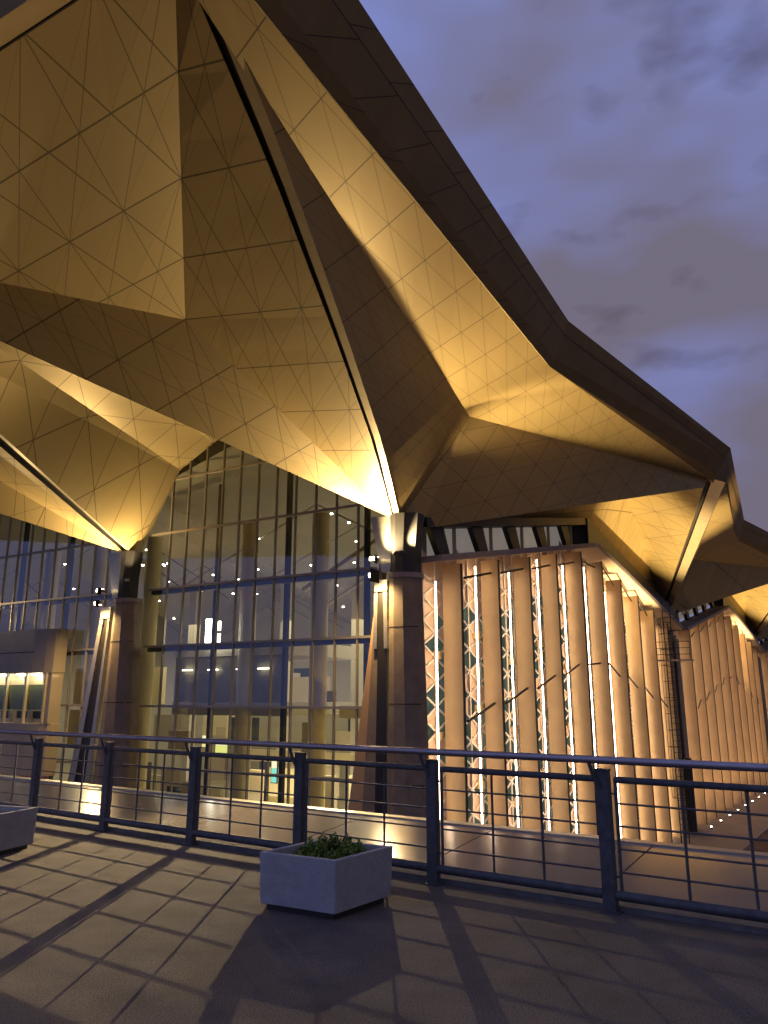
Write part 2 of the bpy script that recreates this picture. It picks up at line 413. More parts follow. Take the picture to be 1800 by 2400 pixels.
# ---- left-hand module
dG = [p - S for p in gut]
gutL = [SL + d for d in chain([V3((0, 0, 0)), gut[-1] - S], 10)]
gRL = beam(gutL, (.38, .75), (.25, .5), .12)
cF = S + nL * -1.2                                # a point on the left facade plane
cFL = SL + nL * -1.2
def onL(px, py): return at_pl(px, py, cF, nL)
cA = at_r(0, 817, 38); c1 = onL(423, 1101); rA = V3((cA.x, cA.y, 0)); 
cB = cA + (cA - c1) * .5
prof = [onL(328, 1297), onL(352, 1230), onL(385, 1150), c1]
facet('soffit_facet', [c1, prof[2], prof[1], prof[0], gRL[0], gRL[2], gRL[4], gRL[6], gRL[8], cB], M['soffit_right'], SL, sub=1)
top1 = onL(499, 1040) ; top2 = top1 + V3((0, 0, 3)) + uh * -4
facet('soffit_facet', [c1, top1, lerp(top1, cB + (top1 - c1), 1) + (top1 - c1) * .8, cB + (top1 - c1) * 1.2, cB], M['soffit_right'], SL)
facet('soffit_facet', [top1, top1 + uh * -3 + V3((0, 0, 1.5)), cB + (top1 - c1) * 1.8 + uh * -3, cB + (top1 - c1) * 1.2], M['soffit_right'], SL)
mid = onL(462, 1062)
facet('soffit_facet', [c1 + nL * .05, mid + nL * .05, top1 + nL * .05], M['soffit_right'], SL)
# facets left of the left gutter
EL = SL + (E0 - S) * 1.6; AL = SL + (A - S) * 1.3 + V3((-3, 0, 1))
creL = chain([SL, AL], 10)
strip_facet('soffit_facet', creL, [gutL[i] for i in range(11)], M['soffit_left'], SL)
facet('soffit_facet', [SL, AL, EL], M['soffit_left'], SL)
# edge trim along the arch
am = MB().tube([p + nL * .1 for p in prof] + [mid + nL * .12, top1 + nL * .1], .10, 6); part(am, 'soffit_border', M['fascia'])

# ---- piers
def pier_frame(Sx):
    e = -uh; return Sx, e, nL
def pier(Sx, stone_pts, cap_pts, slot, legpts, strips, slab, bdep=2.2):
    O = V3((Sx.x, Sx.y, 0)); e = -uh; b = nL
    def P(a, z, d=0): return O + e * a + V3((0, 0, z)) + b * d
    # stone shaft as a tapered octagon-like loft
    rings = []
    for (z, a0, a1) in stone_pts:
        c = (a1 - a0)
        rings.append([P(a0, z, .42), P(a0 + c * .25, z, .62), P(a0 + c * .6, z, .58), P(a1 - .1, z, .3), P(a1, z, .1), P(a1, z, -.5), P(a0, z, -.5)])
    root = part(MB().loft(rings), 'column', M['stone'], label='tapered stone pier carrying the roof')
    def sub(mb, n, m): o = mb.build(n, m, root); return o
    # horizontal stone joints
    for zj in (5.0, 1.2, -2.6):
        jm = MB()
        for (z0, a0, a1), (z1, b0, b1) in zip(stone_pts, stone_pts[1:]):
            if min(z0, z1) <= zj <= max(z0, z1):
                t = (zj - z0) / (z1 - z0); l = a0 + (b0 - a0) * t; r_ = a1 + (b1 - a1) * t; c = r_ - l
                pts = [P(l - .005, zj, .424), P(l + c * .25, zj, .632), P(l + c * .6, zj, .592), P(r_ - .09, zj, .31), P(r_ + .01, zj, .1)]
                for p, q_ in zip(pts, pts[1:]): jm.face([p, q_, q_ + V3((0, 0, .05)), p + V3((0, 0, .05))])
        sub(jm, 'stone_joint', M['joint'])
    rings = []
    for (z, a0, a1) in cap_pts:
        c = a1 - a0
        rings.append([P(a0, z, .4), P(a0 + c * .25, z, .56), P(a0 + c * .6, z, .52), P(a1, z, .2), P(a1, z, -.5), P(a0, z, -.5)])
    sub(MB().loft(rings), 'column_cap', M['steel_dark'])
    z, a0, a1 = stone_pts[0]; c = a1 - a0
    rg = [[P(a0 - .04, zz, .46), P(a0 + c * .25, zz, .70), P(a0 + c * .6, zz, .66), P(a1 - .02, zz, .36), P(a1 + .08, zz, .1), P(a1 + .08, zz, -.55), P(a0 - .04, zz, -.55)] for zz in (z + .003, z + .26)]
    sub(MB().loft(rg), 'collar', M['ledge'])
    sl = MB().prism([P(a_, z_, .15) for a_, z_ in slot], b * -.3); sub(sl, 'slot_shade', M['gutter'])  # solid black prism stands for the shaded gap beside the leg
    lg = MB().prism([P(a_, z_, .1) for a_, z_ in legpts], b * -.35); sub(lg, 'leg', M['stone'])
    for st in strips: sub(MB().prism([P(a_, z_, .25) for a_, z_ in st], b * -.3), 'edge_trim', M['steel'])
    if slab: sub(MB().prism([P(a_, z_, .05) for a_, z_ in slab], b * -.3), 'side_slab', M['slab'])
    return P, root
# (z, left, right) rows; distances in metres along the facade, positive to the right
PR, colR = pier(S, [(7.55, .02, 1.45), (0, -.05, 1.68), (ZG, -.2, 2.05)], [(7.84, .15, 1.4), (9.3, .1, 1.45), (10.95, .05, 1.62)],
     [(-.80, 7.0), (-.30, 7.0), (-.32, ZG), (-1.15, ZG)],
     [(-1.0, 7.2), (-.80, 7.0), (-1.15, ZG), (-2.3, ZG), (-1.5, 0)],
     [[(-1.0, 7.55), (-.24, 7.55), (-.24, 6.95), (-1.0, 6.95)], [(-1.02, 6.9), (-.80, 6.9), (-.86, 4), (-1.06, 4)], [(-.47, 6.9), (-.24, 6.9), (-.24, 4), (-.42, 4)]],
     [(-1.05, 6.5), (-1.0, 6.5), (-1.5, -6), (-1.75, ZG), (-4.0, ZG), (-2.95, -6)])
PLf, colL = pier(SL, [(7.55, -.1, 1.4), (0, -.5, 1.85), (ZG, -1.5, 2.5)], [(7.84, .1, .95), (9.3, .1, .98), (10.95, .05, 1.2)],
     [(-1.25, 6.6), (-.85, 6.6), (-2.0, -6), (-2.9, ZG), (-4.3, ZG), (-3.05, -6)],
     [(-1.6, 7.2), (-1.25, 6.6), (-3.05, -6), (-4.3, ZG), (-5.4, ZG), (-4.0, -6)],
     [[(-1.6, 7.35), (-.66, 7.35), (-.72, 6.6), (-1.65, 6.6)], [(-1.65, 6.55), (-1.3, 6.55), (-3.1, -6), (-3.6, -6)], [(-.85, 6.55), (-.7, 6.55), (-1.5, -6), (-2.0, -6)]],
     None)
# white flared metal blade over each lamp
for P, w_ in ((PR, 1), (PLf, 1)):
    root = colR if P is PR else colL
    x = .1 if P is PR else .05
    MB().prism([P(x - .1, 7.95, .3), P(x - .62, 7.95, .3), P(x - 1.35, 11.0, .3), P(x, 10.9, .3)], nL * -.25).build('flared_blade', M['steel'], root)
# slim right-hand columns
for Sx in (SF, S2, S2 + TV):
    O = V3((Sx.x, Sx.y, 0))
    root = part(MB().loft([[O + uh * a + vh * d + V3((0, 0, z)) for a, d in ((-w_, -w_ * 1.2), (w_, -w_ * 1.2), (w_, w_ * 1.2), (-w_, w_ * 1.2))] for z, w_ in ((8.0, .95), (-2, .95), (ZG, 1.15))]), 'column', M['stone'], label='slim dark pier on the fin facade')
    MB().loft([[O + uh * a + vh * d + V3((0, 0, z)) for a, d in ((-w_, -w_), (w_, -w_), (w_, w_), (-w_, w_))] for z, w_ in ((8.003, .7), (10.9, 1.0))]).build('column_cap', M['steel_dark'], root)
    MB().prism([O - uh * .96 - vh * .9 + nR * .2 + V3((0, 0, 7.6)), O - uh * .96 + vh * .4 + nR * .2 + V3((0, 0, 7.6)), O - uh * .96 + vh * .6 + nR * .3 + V3((0, 0, ZG)), O - uh * .96 - vh * 1.0 + nR * .3 + V3((0, 0, ZG))], nR * .12).build('edge_trim', M['stone'], root)

# ---- left facade: curtain wall
LT = 20.8
def FL(s, z, d=0): return V3((cF.x, cF.y, 0)) + uh * s + nL * d + V3((0, 0, z))
gl = part(MB().face([FL(1.6, ZG), FL(62, ZG), FL(62, 18.5), FL(1.1, 18.5)]), 'curtain_wall', M['glass'])
def fl_part(mb, n, m): return mb.build(n, m, gl)
nm = 14
for k in range(2, 42):
    s = k * LT / nm
    if 13 <= k % 14 or k % 14 == 0: continue
    zb = ZG
    fl_part(MB().box(FL(s - .045, zb, -.08), uh * .09, nL * .16, V3((0, 0, 18.5 - zb))), 'mullion', M['mullion'])
for z in (-8.2, -4.6, -2.7, 1.0, 4.75, 8.5, 12.2, 15.9):
    th = .14
    for b_ in range(3):
        s0, s1 = b_ * LT + (2.0 if b_ == 0 else 1.3), (b_ + 1) * LT - 1.3
        fl_part(MB().box(FL(s0, z - th / 2, -.12), uh * (s1 - s0), nL * .25, V3((0, 0, th))), 'transom', M['mullion'])
        if z in (4.75, 8.5): fl_part(MB().box(FL(s0, z - .32, -.5), uh * (s1 - s0), nL * .3, V3((0, 0, .42))), 'transom', M['blue_steel'])
# slanted end frame by the corner pier
fl_part(MB().prism([FL(.95, 10.5, .3), FL(1.15, 10.5, .3), FL(3.3, -6.2, .3), FL(4.3, ZG, .3), FL(4.0, ZG, .3), FL(2.9, -6.2, .3)], nL * -.5), 'end_frame', M['stone'])
# interior hall
def IL(s, d, z): return FL(s, z, -d)
def hall(mb, n, m): return part(mb, n, m)
hall(MB().box(IL(0, .4, -6.9), uh * 130, -nL * 30, V3((0, 0, .4))), 'hall_floor', M['floor'])
hall(MB().box(IL(0, 30, -6.5), uh * 130, -nL * .4, V3((0, 0, 22))), 'hall_wall', M['white'])
hall(MB().box(IL(.2, .8, -6.5), uh * .3, -nL * 29, V3((0, 0, 20))), 'hall_wall', M['cream'])
cm = MB()
for b_ in range(6):                              # folded ceiling
    s0 = b_ * LT
    cm.face([IL(s0, .6, 15.6), IL(s0 + LT / 2, .6, 18.6), IL(s0 + LT / 2, 30, 12.5), IL(s0, 30, 7.6)])
    cm.face([IL(s0 + LT, .6, 15.6), IL(s0 + LT / 2, .6, 18.6), IL(s0 + LT / 2, 30, 12.5), IL(s0 + LT, 30, 7.6)])
hall(cm, 'hall_ceiling', M['ceil'])
rg = MB()
for b_ in range(3):
    for k in range(5):
        t = k / 5 + .08; d = 2 + 27 * t
        zc_ = lambda ss, d: (9.6 - 2 * (d / 30)) + (5.6 - .7 * d / 30) * (1 - abs(ss - LT / 2) / (LT / 2))
        for ss in (0.2, LT / 2 - .1):
            pass
        rg.tube([IL(b_ * LT + .3, d, zc_(.3, d) - .1), IL(b_ * LT + LT / 2, d + 2, zc_(LT / 2, d + 2) - .1), IL(b_ * LT + LT - .3, d, zc_(LT - .3, d) - .1)], .06, 5)
hall(rg, 'ceiling_rib', M['ceil'])
nspot = 0
for b_ in range(2):
    for ss, d in ((4, 4), (4.8, 4.1), (6, 8), (7.1, 9.4), (9, 6), (9.9, 9.5), (11.5, 13), (12.6, 10), (13.3, 15.5), (15, 12), (16, 17), (17, 8), (8.2, 16), (13.4, 20), (5.5, 19), (18, 21), (10.5, 22), (7, 25), (3, 13), (14.5, 5)):
        zc_ = (9.6 - 2 * (d / 30)) + (5.6 - .7 * d / 30) * (1 - abs(ss - LT / 2) / (LT / 2))
        c = IL(b_ * LT + ss, d, zc_ - .22)
        hall(MB().tube([c, c + V3((0, 0, -.07))], .09, 8), 'downlight', M['spot']); nspot += 1
for s in (3.2, 9.0, 14.8, 24.0, 29.8, 35.6):
    hall(MB().box(IL(s, 1.4, -6.5), uh * .26, -nL * .3, V3((0, 0, 22))), 'steel_post', M['blue_steel'])
    hall(MB().tube([IL(s - 1.0, 3.4, -6.5), IL(s - 1.0, 3.4, 13)], .55, 20), 'round_column', M['cream'], ) if True else 0
for s, d in ((6.5, 12), (12.5, 15), (18, 13), (9.5, 22), (27, 12)):
    hall(MB().box(IL(s, d, -6.5), uh * .7, -nL * .7, V3((0, 0, 17))), 'steel_post', M['white'])
# mezzanine box with dim glazing, on the left part of the bay
hall(MB().box(IL(10.6, 3.2, 4.2), uh * 9.4, -nL * 9, V3((0, 0, .9))), 'mezzanine_slab', M['white'])
hall(MB().box(IL(10.6, 3.2, .4), uh * 9.4, -nL * 9, V3((0, 0, .8))), 'mezzanine_slab', M['white'])
hall(MB().box(IL(10.6, 3.3, 1.203), uh * 9.4, -nL * .1, V3((0, 0, 2.99))), 'mezzanine_glazing', mat('mezzanine_film', (.22, .19, .10), .35, noise=(.5, .4)))
for s in (11.6, 13.4, 15.9, 18.2):
    hall(MB().box(IL(s, 3.05, 3.3), uh * .9, -nL * .05, V3((0, 0, .05))), 'tube_light', M['tube'])
hall(MB().box(IL(15.9, 2.2, 4.9), uh * .45, -nL * .1, V3((0, 0, 1.7))), 'tube_light', M['tube'])
hall(MB().box(IL(15.1, 2.2, 4.9), uh * .18, -nL * .1, V3((0, 0, .7))), 'tube_light', M['tube'])
hall(MB().box(IL(15.1, 2.2, 5.8), uh * .18, -nL * .1, V3((0, 0, .6))), 'tube_light', M['tube'])
# diagonal braces, balcony bands and shop fronts deeper in the hall
for (s0, z0, s1, z1, d) in ((7.6, 1.5, 5.2, 5.2, 9), (2.9, 1.0, 4.6, 5.2, 9), (12, 8.8, 3, 13.2, 7), (16, 8, 8, 12, 14)):
    hall(MB().tube([IL(s0, d, z0), IL(s1, d, z1)], .16, 6), 'diagonal_brace', M['mullion'])
for z, s0, s1, d in ((.2, 1, 9.5, 8), (-3.1, 1, 20, 11), (4.4, 1, 6, 14)):
    hall(MB().box(IL(s0, d, z), uh * (s1 - s0), -nL * .5, V3((0, 0, .8))), 'gallery_band', M['cream'])
for s0, s1, z0, z1, d, m_ in ((4.2, 6.4, 1.4, 4.6, 25, 'sky'), (1.2, 3.3, -2.6, -.2, 12, 'white'), (8, 10, -6.5, -3.6, 10, 'white'), (13, 18.5, -6.5, -3.4, 13, 'panel')):
    hall(MB().box(IL(s0, d, z0), uh * (s1 - s0), -nL * .3, V3((0, 0, z1 - z0))), 'shop_front', mat('far_window', (.3, .3, .4), .4, 0, (.50, .50, .68), .75) if m_ == 'sky' else M[m_])

random.seed(11)
for k in range(60):
    s0 = 1.5 + random.random() * 34; d = 6 + random.random() * 20; w_ = .8 + random.random() * 3; h_ = .7 + random.random() * 3.2
    z0 = random.choice((-6.5, -6.5, -2.3, -2.3, 1.0))
    hall(MB().box(IL(s0, d, z0), uh * w_, -nL * .4, V3((0, 0, min(h_, 3)))), 'shop_front', random.choice((M['white'], M['cream'], M['panel'], M['blue_steel'], M['panel'], M['mullion'])))
for s0, z0, w_, h_, c_, l_ in ((11.0, -3.6, .5, 1.5, (.25, .8, .75), 'narrow upright lit screen with a turquoise and green picture, behind the lower glass'), (14.9, -2.0, 1.3, .8, (.75, .8, .25), 'wide yellow-green lit sign board in the lower hall'), (16.6, -1.7, .8, .8, (.85, .75, .35), 'pale yellow lit sign board left of the yellow-green one')):
    sg = thing('advertising_screen', l_, 'screen', IL(s0, 3.5, z0), 'lit screens in the hall')
    MB().box((0, 0, 0), uh * w_, -nL * .08, V3((0, 0, h_))).build('frame', M['steel_dark'], sg)
    MB().box(nL * .004 + uh * .05 + V3((0, 0, .05)), uh * (w_ - .1), nL * .02, V3((0, 0, h_ * .55))).build('display', mat('display', c_, .5, 0, c_, 1.3), sg)
    MB().box(nL * .004 + uh * .05 + V3((0, 0, .05 + h_ * .56)), uh * (w_ - .1), nL * .02, V3((0, 0, h_ * .36))).build('display_header', mat('display2', (1, 1, .8), .5, 0, (1, .95, .7), 1.3), sg)
esc = thing('escalator', 'escalator with two bright lit handrail bands behind the lower glass', 'escalator', IL(3.5, 9, -6.5), None)
for d_ in (0, 1.4):
    MB().prism([V3((0, 0, .4)) - nL * d_ * 1, uh * 5.4 + V3((0, 0, 0)) - nL * d_, uh * 5.4 + V3((0, 0, 1.0)) - nL * d_, V3((0, 0, 4.4)) - nL * d_, V3((0, 0, 3.4)) - nL * d_], nL * -.12).build('side_panel', M['white'], esc)
    MB().tube([uh * 5.4 + V3((0, 0, 1.1)) - nL * d_, V3((0, 0, 4.5)) - nL * d_], .07, 6).build('lit_handrail', M['tube'], esc)
MB().prism([uh * 5.3 + V3((0, 0, .1)), V3((0, 0, 3.5)), V3((0, 0, 3.3)), uh * 5.0], nL * -1.4).build('steps', M['blue_steel'], esc)

# ---- left bay: entrance vestibule standing in front of the glass
GLINT = dict(r=mat('red_car_glint', (1, .1, .05), .5, 0, (1, .06, .03), 6), o=mat('orange_car_glint', (1, .4, .1), .5, 0, (1, .30, .05), 6), w=M['tube'])
ves = thing('entrance_vestibule', 'rounded beige panelled vestibule box in front of the glass at far left, lit window strip', 'vestibule', FL(26, ZG, 2))
def VP(s, z, d): return FL(s + 2.0, z, d) - V3(ves.location)
rings = []
for z in (ZG, 5.6):
    rings.append([VP(s, z, d) for s, d in ((24.6, .2), (24.6, 2.6), (24.9, 3.2), (25.5, 1.35), (27, 1.45), (60, 1.7), (60, .2))])
# solid bands, leaving the window strip open
for z0, z1 in ((ZG, -7.9), (-3.6, -.2), (3.2, 6.2)):
    rr = [[VP(s, z, d) for s, d in ((25.0, .25), (25.0, .9), (25.15, 1.15), (25.8, 1.35), (27, 1.45), (60, 1.7), (60, .25))] for z in (z0, z1)]
    MB().loft(rr).build('wall', M['panel'], ves, bevel=.02)
for s in (25.05,):
    MB().box(VP(s, -.197, .3), uh * .35, nL * .95, V3((0, 0, 3.394))).build('wall', M['panel'], ves)
for s in (25.5, 27.6, 29.8, 32):
    MB().box(VP(s, -.19, 1.15), uh * .16, nL * .2, V3((0, 0, 3.38))).build('window_post', M['cream'], ves)
    MB().prism([VP(s - .4, -.19, .75), VP(s - .15, -.19, .75), VP(s + 1.0, 3.19, .75), VP(s + .75, 3.19, .75)], nL * .2).build('diagonal_brace', M['steel'], ves)
MB().box(VP(25.6, .7, 1.1), uh * 33, nL * .04, V3((0, 0, 1.7))).build('frosted_band', M['frost'], ves)
MB().box(VP(25.41, -.19, .5), uh * 33, nL * .1, V3((0, 0, 3.38))).build('back_wall', M['cream'], ves)
for s in (26.6, 28.3, 30.3, 32): MB().box(VP(s, 3.05, .8), uh * 1.1, nL * .2, V3((0, 0, .08))).build('tube_light', M['tube'], ves)
for s in (26.4, 28.2, 30): MB().box(VP(s, .1, .62), uh * 1.1, nL * .05, V3((0, 0, .5))).build('shelf', M['blue_steel'], ves)
for z in (4.6,): MB().box(VP(27, z, 1.42), uh * 33, nL * .07, V3((0, 0, .05))).build('panel_joint', M['joint'], ves)
MB().box(VP(25.2, -7.9, .6), uh * 33, nL * .1, V3((0, 0, 4.3))).build('back_wall', M['white'], ves)
for k, s in enumerate((25.6, 27.0, 28.6, 30.4, 32)): MB().box(VP(s, -7.9, 1.1), uh * .1, nL * .1, V3((0, 0, 4.3))).build('window_post', M['cream'], ves)
MB().box(VP(25.6, -5.3, .8), uh * 30, nL * .1, V3((0, 0, .5))).build('shelf', M['cream'], ves)
for k, (s, z, m_) in enumerate(((26.3, -4.3, 'r'), (26.6, -4.3, 'r'), (27.5, -4.9, 'r'), (27.9, -4.9, 'r'), (26.0, -7.0, 'o'), (26.35, -7.0, 'o'), (29.2, -4.6, 'w'), (30.0, -6.2, 'w'), (25.9, -4.4, 'r'), (28.9, -6.6, 'o'))):
    MB().cbox(VP(s, z, .95), .22, .05, .14, uh, nL).build('car_light_glint', GLINT[m_], ves)  # small glowing boxes stand in for car lights reflected in the glass
pl = bpy.data.lights.new('vestibule_light', 'AREA'); pl.energy = 60; pl.size = .5; pl.size_y = 8; pl.shape = 'RECTANGLE'; pl.color = (1, .82, .5)
po = bpy.data.objects.new('vestibule_light', pl); col.objects.link(po); po.parent = ves
po.location = VP(29, 3.0, .95); po.rotation_euler = (0, 0, math.atan2(uh.y, uh.x) + R(90))

# ---- right facade: gable ledge, clerestory, fins
oR = V3((S.x, S.y, 0)) + nR * .3
BAY = TV.length
def FR(s, z, d=0): return oR + vh * s + nR * d + V3((0, 0, z))
def zl(t, b=0): t = t - math.floor(t); return 8.3 + 5.0 * (1 - abs(t - .5) * 2)
def build_bay(b_, nearbay):
    s0 = b_ * BAY
    mid_ = s0 + BAY / 2; e = s0 + BAY
    st = s0 + (1.2 if b_ == 0 else 1.2)
    for (sa, sb) in ((st, mid_), (mid_, e - 1.0)):
        za, zb = zl((sa - s0) / BAY * .9999), zl((sb - s0) / BAY * .9999)
        led = part(MB().prism([FR(sa, za, -.2), FR(sb, zb, -.2), FR(sb, zb + .32, -.2), FR(sa, za + .32, -.2)], nR * 2.2), 'gable_ledge', M['ledge'])
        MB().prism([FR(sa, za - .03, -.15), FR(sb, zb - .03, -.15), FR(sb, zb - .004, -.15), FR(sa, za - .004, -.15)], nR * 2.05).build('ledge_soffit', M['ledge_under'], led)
    H = 2.35
    cl = part(MB().prism([FR(st, zl(.0225) + H - .45, -.1), FR(mid_, 13.3 + H - .45, -.1), FR(mid_, 13.3 + H + .1, -.1), FR(st, zl(.0225) + H + .1, -.1)], nR * 1.2), 'clerestory', M['steel_dark'], label='dark clerestory band between fin facade and roof')
    MB().prism([FR(mid_ + .01, 13.3 + .33, -.1), FR(e - .6, 8.3 + .5, -.1), FR(e - .6, 8.3 + H, -.1), FR(mid_ + .01, 13.3 + H + .1, -.1)], nR * 1.3).build('top_beam', M['steel_dark'], cl)
    MB().prism([FR(st, zl(.0225) + .33, -.75), FR(mid_, 13.3 + .33, -.75), FR(mid_, 13.3 + H, -.75), FR(st, zl(.0225) + H, -.75)], -nR * .1).build('back_panel', PANE[0], cl)
    for k in range(5):
        t0 = .06 + k * .094; t1 = t0 + .024
        for (ta, tb, mm, dd) in ((t0, t1, M['steel_dark'], .0),):
            sa, sb = s0 + ta * BAY, s0 + tb * BAY
            MB().prism([FR(sa + .8, zl(ta) + .32, 0), FR(sb + .6, zl(tb) + .32, 0), FR(sb - .2, zl(tb) + H - .3, 0), FR(sa - .5, zl(ta) + H - .3, 0)], nR * .35).build('slanted_pier', mm, cl)
        sm = s0 + (t0 + .062) * BAY
        MB().box(FR(sm, zl(t0 + .06) + .33, -.3), vh * .12, nR * .2, V3((0, 0, H - .6))).build('mullion', M['mullion'], cl)
    # fins
    for k in range(10):
        t = .08 + .0905 * k
        if t > .93: continue
        s = s0 + t * BAY
        zt_ = zl(t - .0) - .25 if t < .49 else zl(t + .035) - .25
        Wd = 1.15 if t < .4 else 1.28
        o = part(MB().box(FR(s, ZG, .25), vh * .16, nR * Wd, V3((0, 0, zt_ - ZG))), 'fin', M['fin'])
        MB().box(FR(s - .02, ZG, .25 + Wd + .003), vh * .2, nR * .05, V3((0, 0, zt_ - ZG))).build('fin_edge_shade', M['fin_edge_shade'], o)  # near-black strip paints the unlit outer edge of the fin
        ztop = zt_ - (.4 if k % 2 else 1.0)
        nseg = 4 if nearbay else 1
        seg = (ztop - ZG) / nseg
        for j in range(nseg):
            MB().box(FR(s - ((.95 if t < .4 else .62 if t < .6 else .5) if nearbay else .9), ZG + j * seg, (.30 if t < .4 else .22) if nearbay else .0), vh * .05, nR * (.075 if nearbay else .04), V3((0, 0, seg - .05))).build('light_strip', M['led'], o)  # strips in the far bays are added, tucked away to light the fins
        if nearbay and t < .5:
            for j in range(5):
                zz = ZG + 2.2 + j * 4.3 + (k % 2) * 1.4
                if zz < zt_ - 1.5: MB().tube([FR(s - .30, zz, -.02), FR(s - .30, zz + .42, -.02)], .30, 16).build('round_bracket', M['fin'], o, smooth=True)
        # tie rods to the next fin
        for zz in (-1.05, -.2 - 7.6):
            zr0 = zl(max(0, t - .0905)) + zz if t < .5 else zl(t - .0905) + zz
            zr1 = zl(t) + zz
            if zz < -2 : zr0 -= 1.0; zr1 -= 1.0
            if zr1 > zt_ - .2: zr1 = zt_ - .3
            if t - .0905 < 0: continue
            part(MB().tube([FR(s - .0905 * BAY + .2, zr0, 1.55), FR(s - .08, zr1, .95)], .075, 6), 'tie_rod', M['steel_dark'] if nearbay else M['stone'])
PANE = [mat('clerestory_glow', (.3, .3, .3), .4, 0, (.34, .30, .27), .42, noise=(.4, .3))]  # panel glow replaces interior lamps behind the clerestory panes
for b_ in range(3): build_bay(b_, b_ == 0)
bl = part(MB().box(FR(2.4, zl(.05) + .4, -.6), vh * .25, nR * .1, V3((0, 0, 1.5))), 'lit_jamb', M['warm'])  # jamb's brightness is emission in its material, no lamp here
# triangulated screen behind the fins
W_ = 1.30; Hh = 1.32
lm = MB(); pmn = MB()
def inside(s, z): return ZG < z < zl(s / BAY) - .2
ns = int(BAY / W_); nz = 20
for i in range(1, ns):
    s = i * W_
    if s < 1.5 or s > BAY - 1.5: continue
    zt_ = zl(s / BAY)
    lm.box(FR(s - .035, ZG, -.12), vh * .10, nR * .08, V3((0, 0, zt_ - ZG)))
    for j in range(nz):
        z = ZG + j * Hh + (Hh / 2 if i % 2 else 0)
        for dz in (-Hh / 2, Hh / 2):
            if z + dz > zt_ - .3 or z > zt_ - .3: continue
            a = FR(s, z, -.1); b = FR(s + W_, z + dz, -.1)
            d = (b - a); up = V3((0, 0, .115))
            lm.prism([a - up / 2, b - up / 2, b + up / 2, a + up / 2], nR * .05)
        # opaque triangular panels
        if z + Hh > zt_: 
            pass
        rr = random.random(); fillp = .34 if z < 2 else .42
        if z > zt_ - 3.2: fillp = 1
        if rr < fillp and z < zt_ - .4:
            a = FR(s, z, -.16); b = FR(s + W_, z - Hh / 2, -.16); c = FR(s + W_, z + Hh / 2, -.16)
            pmn.face([a, b, c])
        if random.random() < fillp and z < zt_ - .4:
            a = FR(s, z, -.16); b = FR(s, z + Hh, -.16); c = FR(s + W_, z + Hh / 2, -.16)
            pmn.face([a, b, c])
scr = part(lm, 'lattice_screen', M['lattice'])
pmn.build('screen_panel', M['screen'], scr)
MB().prism([FR(1.3, zl(1.3 / BAY) - 2.6, -.2), FR(BAY / 2, 13.3 - 3.0, -.2), FR(BAY - 1, zl(1 - 1 / BAY) - 2.0, -.2), FR(BAY - 1, zl(1 - 1 / BAY), -.2), FR(BAY / 2, 13.3, -.2), FR(1.3, zl(1.3 / BAY), -.2)], -nR * .04).build('header_panel', M['screen'], scr)
part(MB().prism([FR(.8, ZG, -.45), FR(BAY, ZG, -.45), FR(BAY, 8.3, -.45), FR(BAY / 2, 13.3, -.45), FR(.8, 8.5, -.45)], -nR * .15), 'green_glazing', M['greenglass'])
for b_ in (1, 2):
    part(MB().prism([FR(b_ * BAY, ZG, -.3), FR((b_ + 1) * BAY, ZG, -.3), FR((b_ + 1) * BAY, 8.3, -.3), FR((b_ + .5) * BAY, 13.3, -.3), FR(b_ * BAY, 8.3, -.3)], -nR * .15), 'wall', M['screen'])
# horizontal round ducts behind the screen, seen as curved peach shapes
for k in range(24):
    s = 2 + random.random() * (BAY - 5); z = ZG + 1 + random.random() * 17
    if z > zl(s / BAY) - 2: continue
    part(MB().tube([FR(s, z, .1), FR(s, z + .02, -.05)], .01, 4), 'duct', M['screen']) if False else None

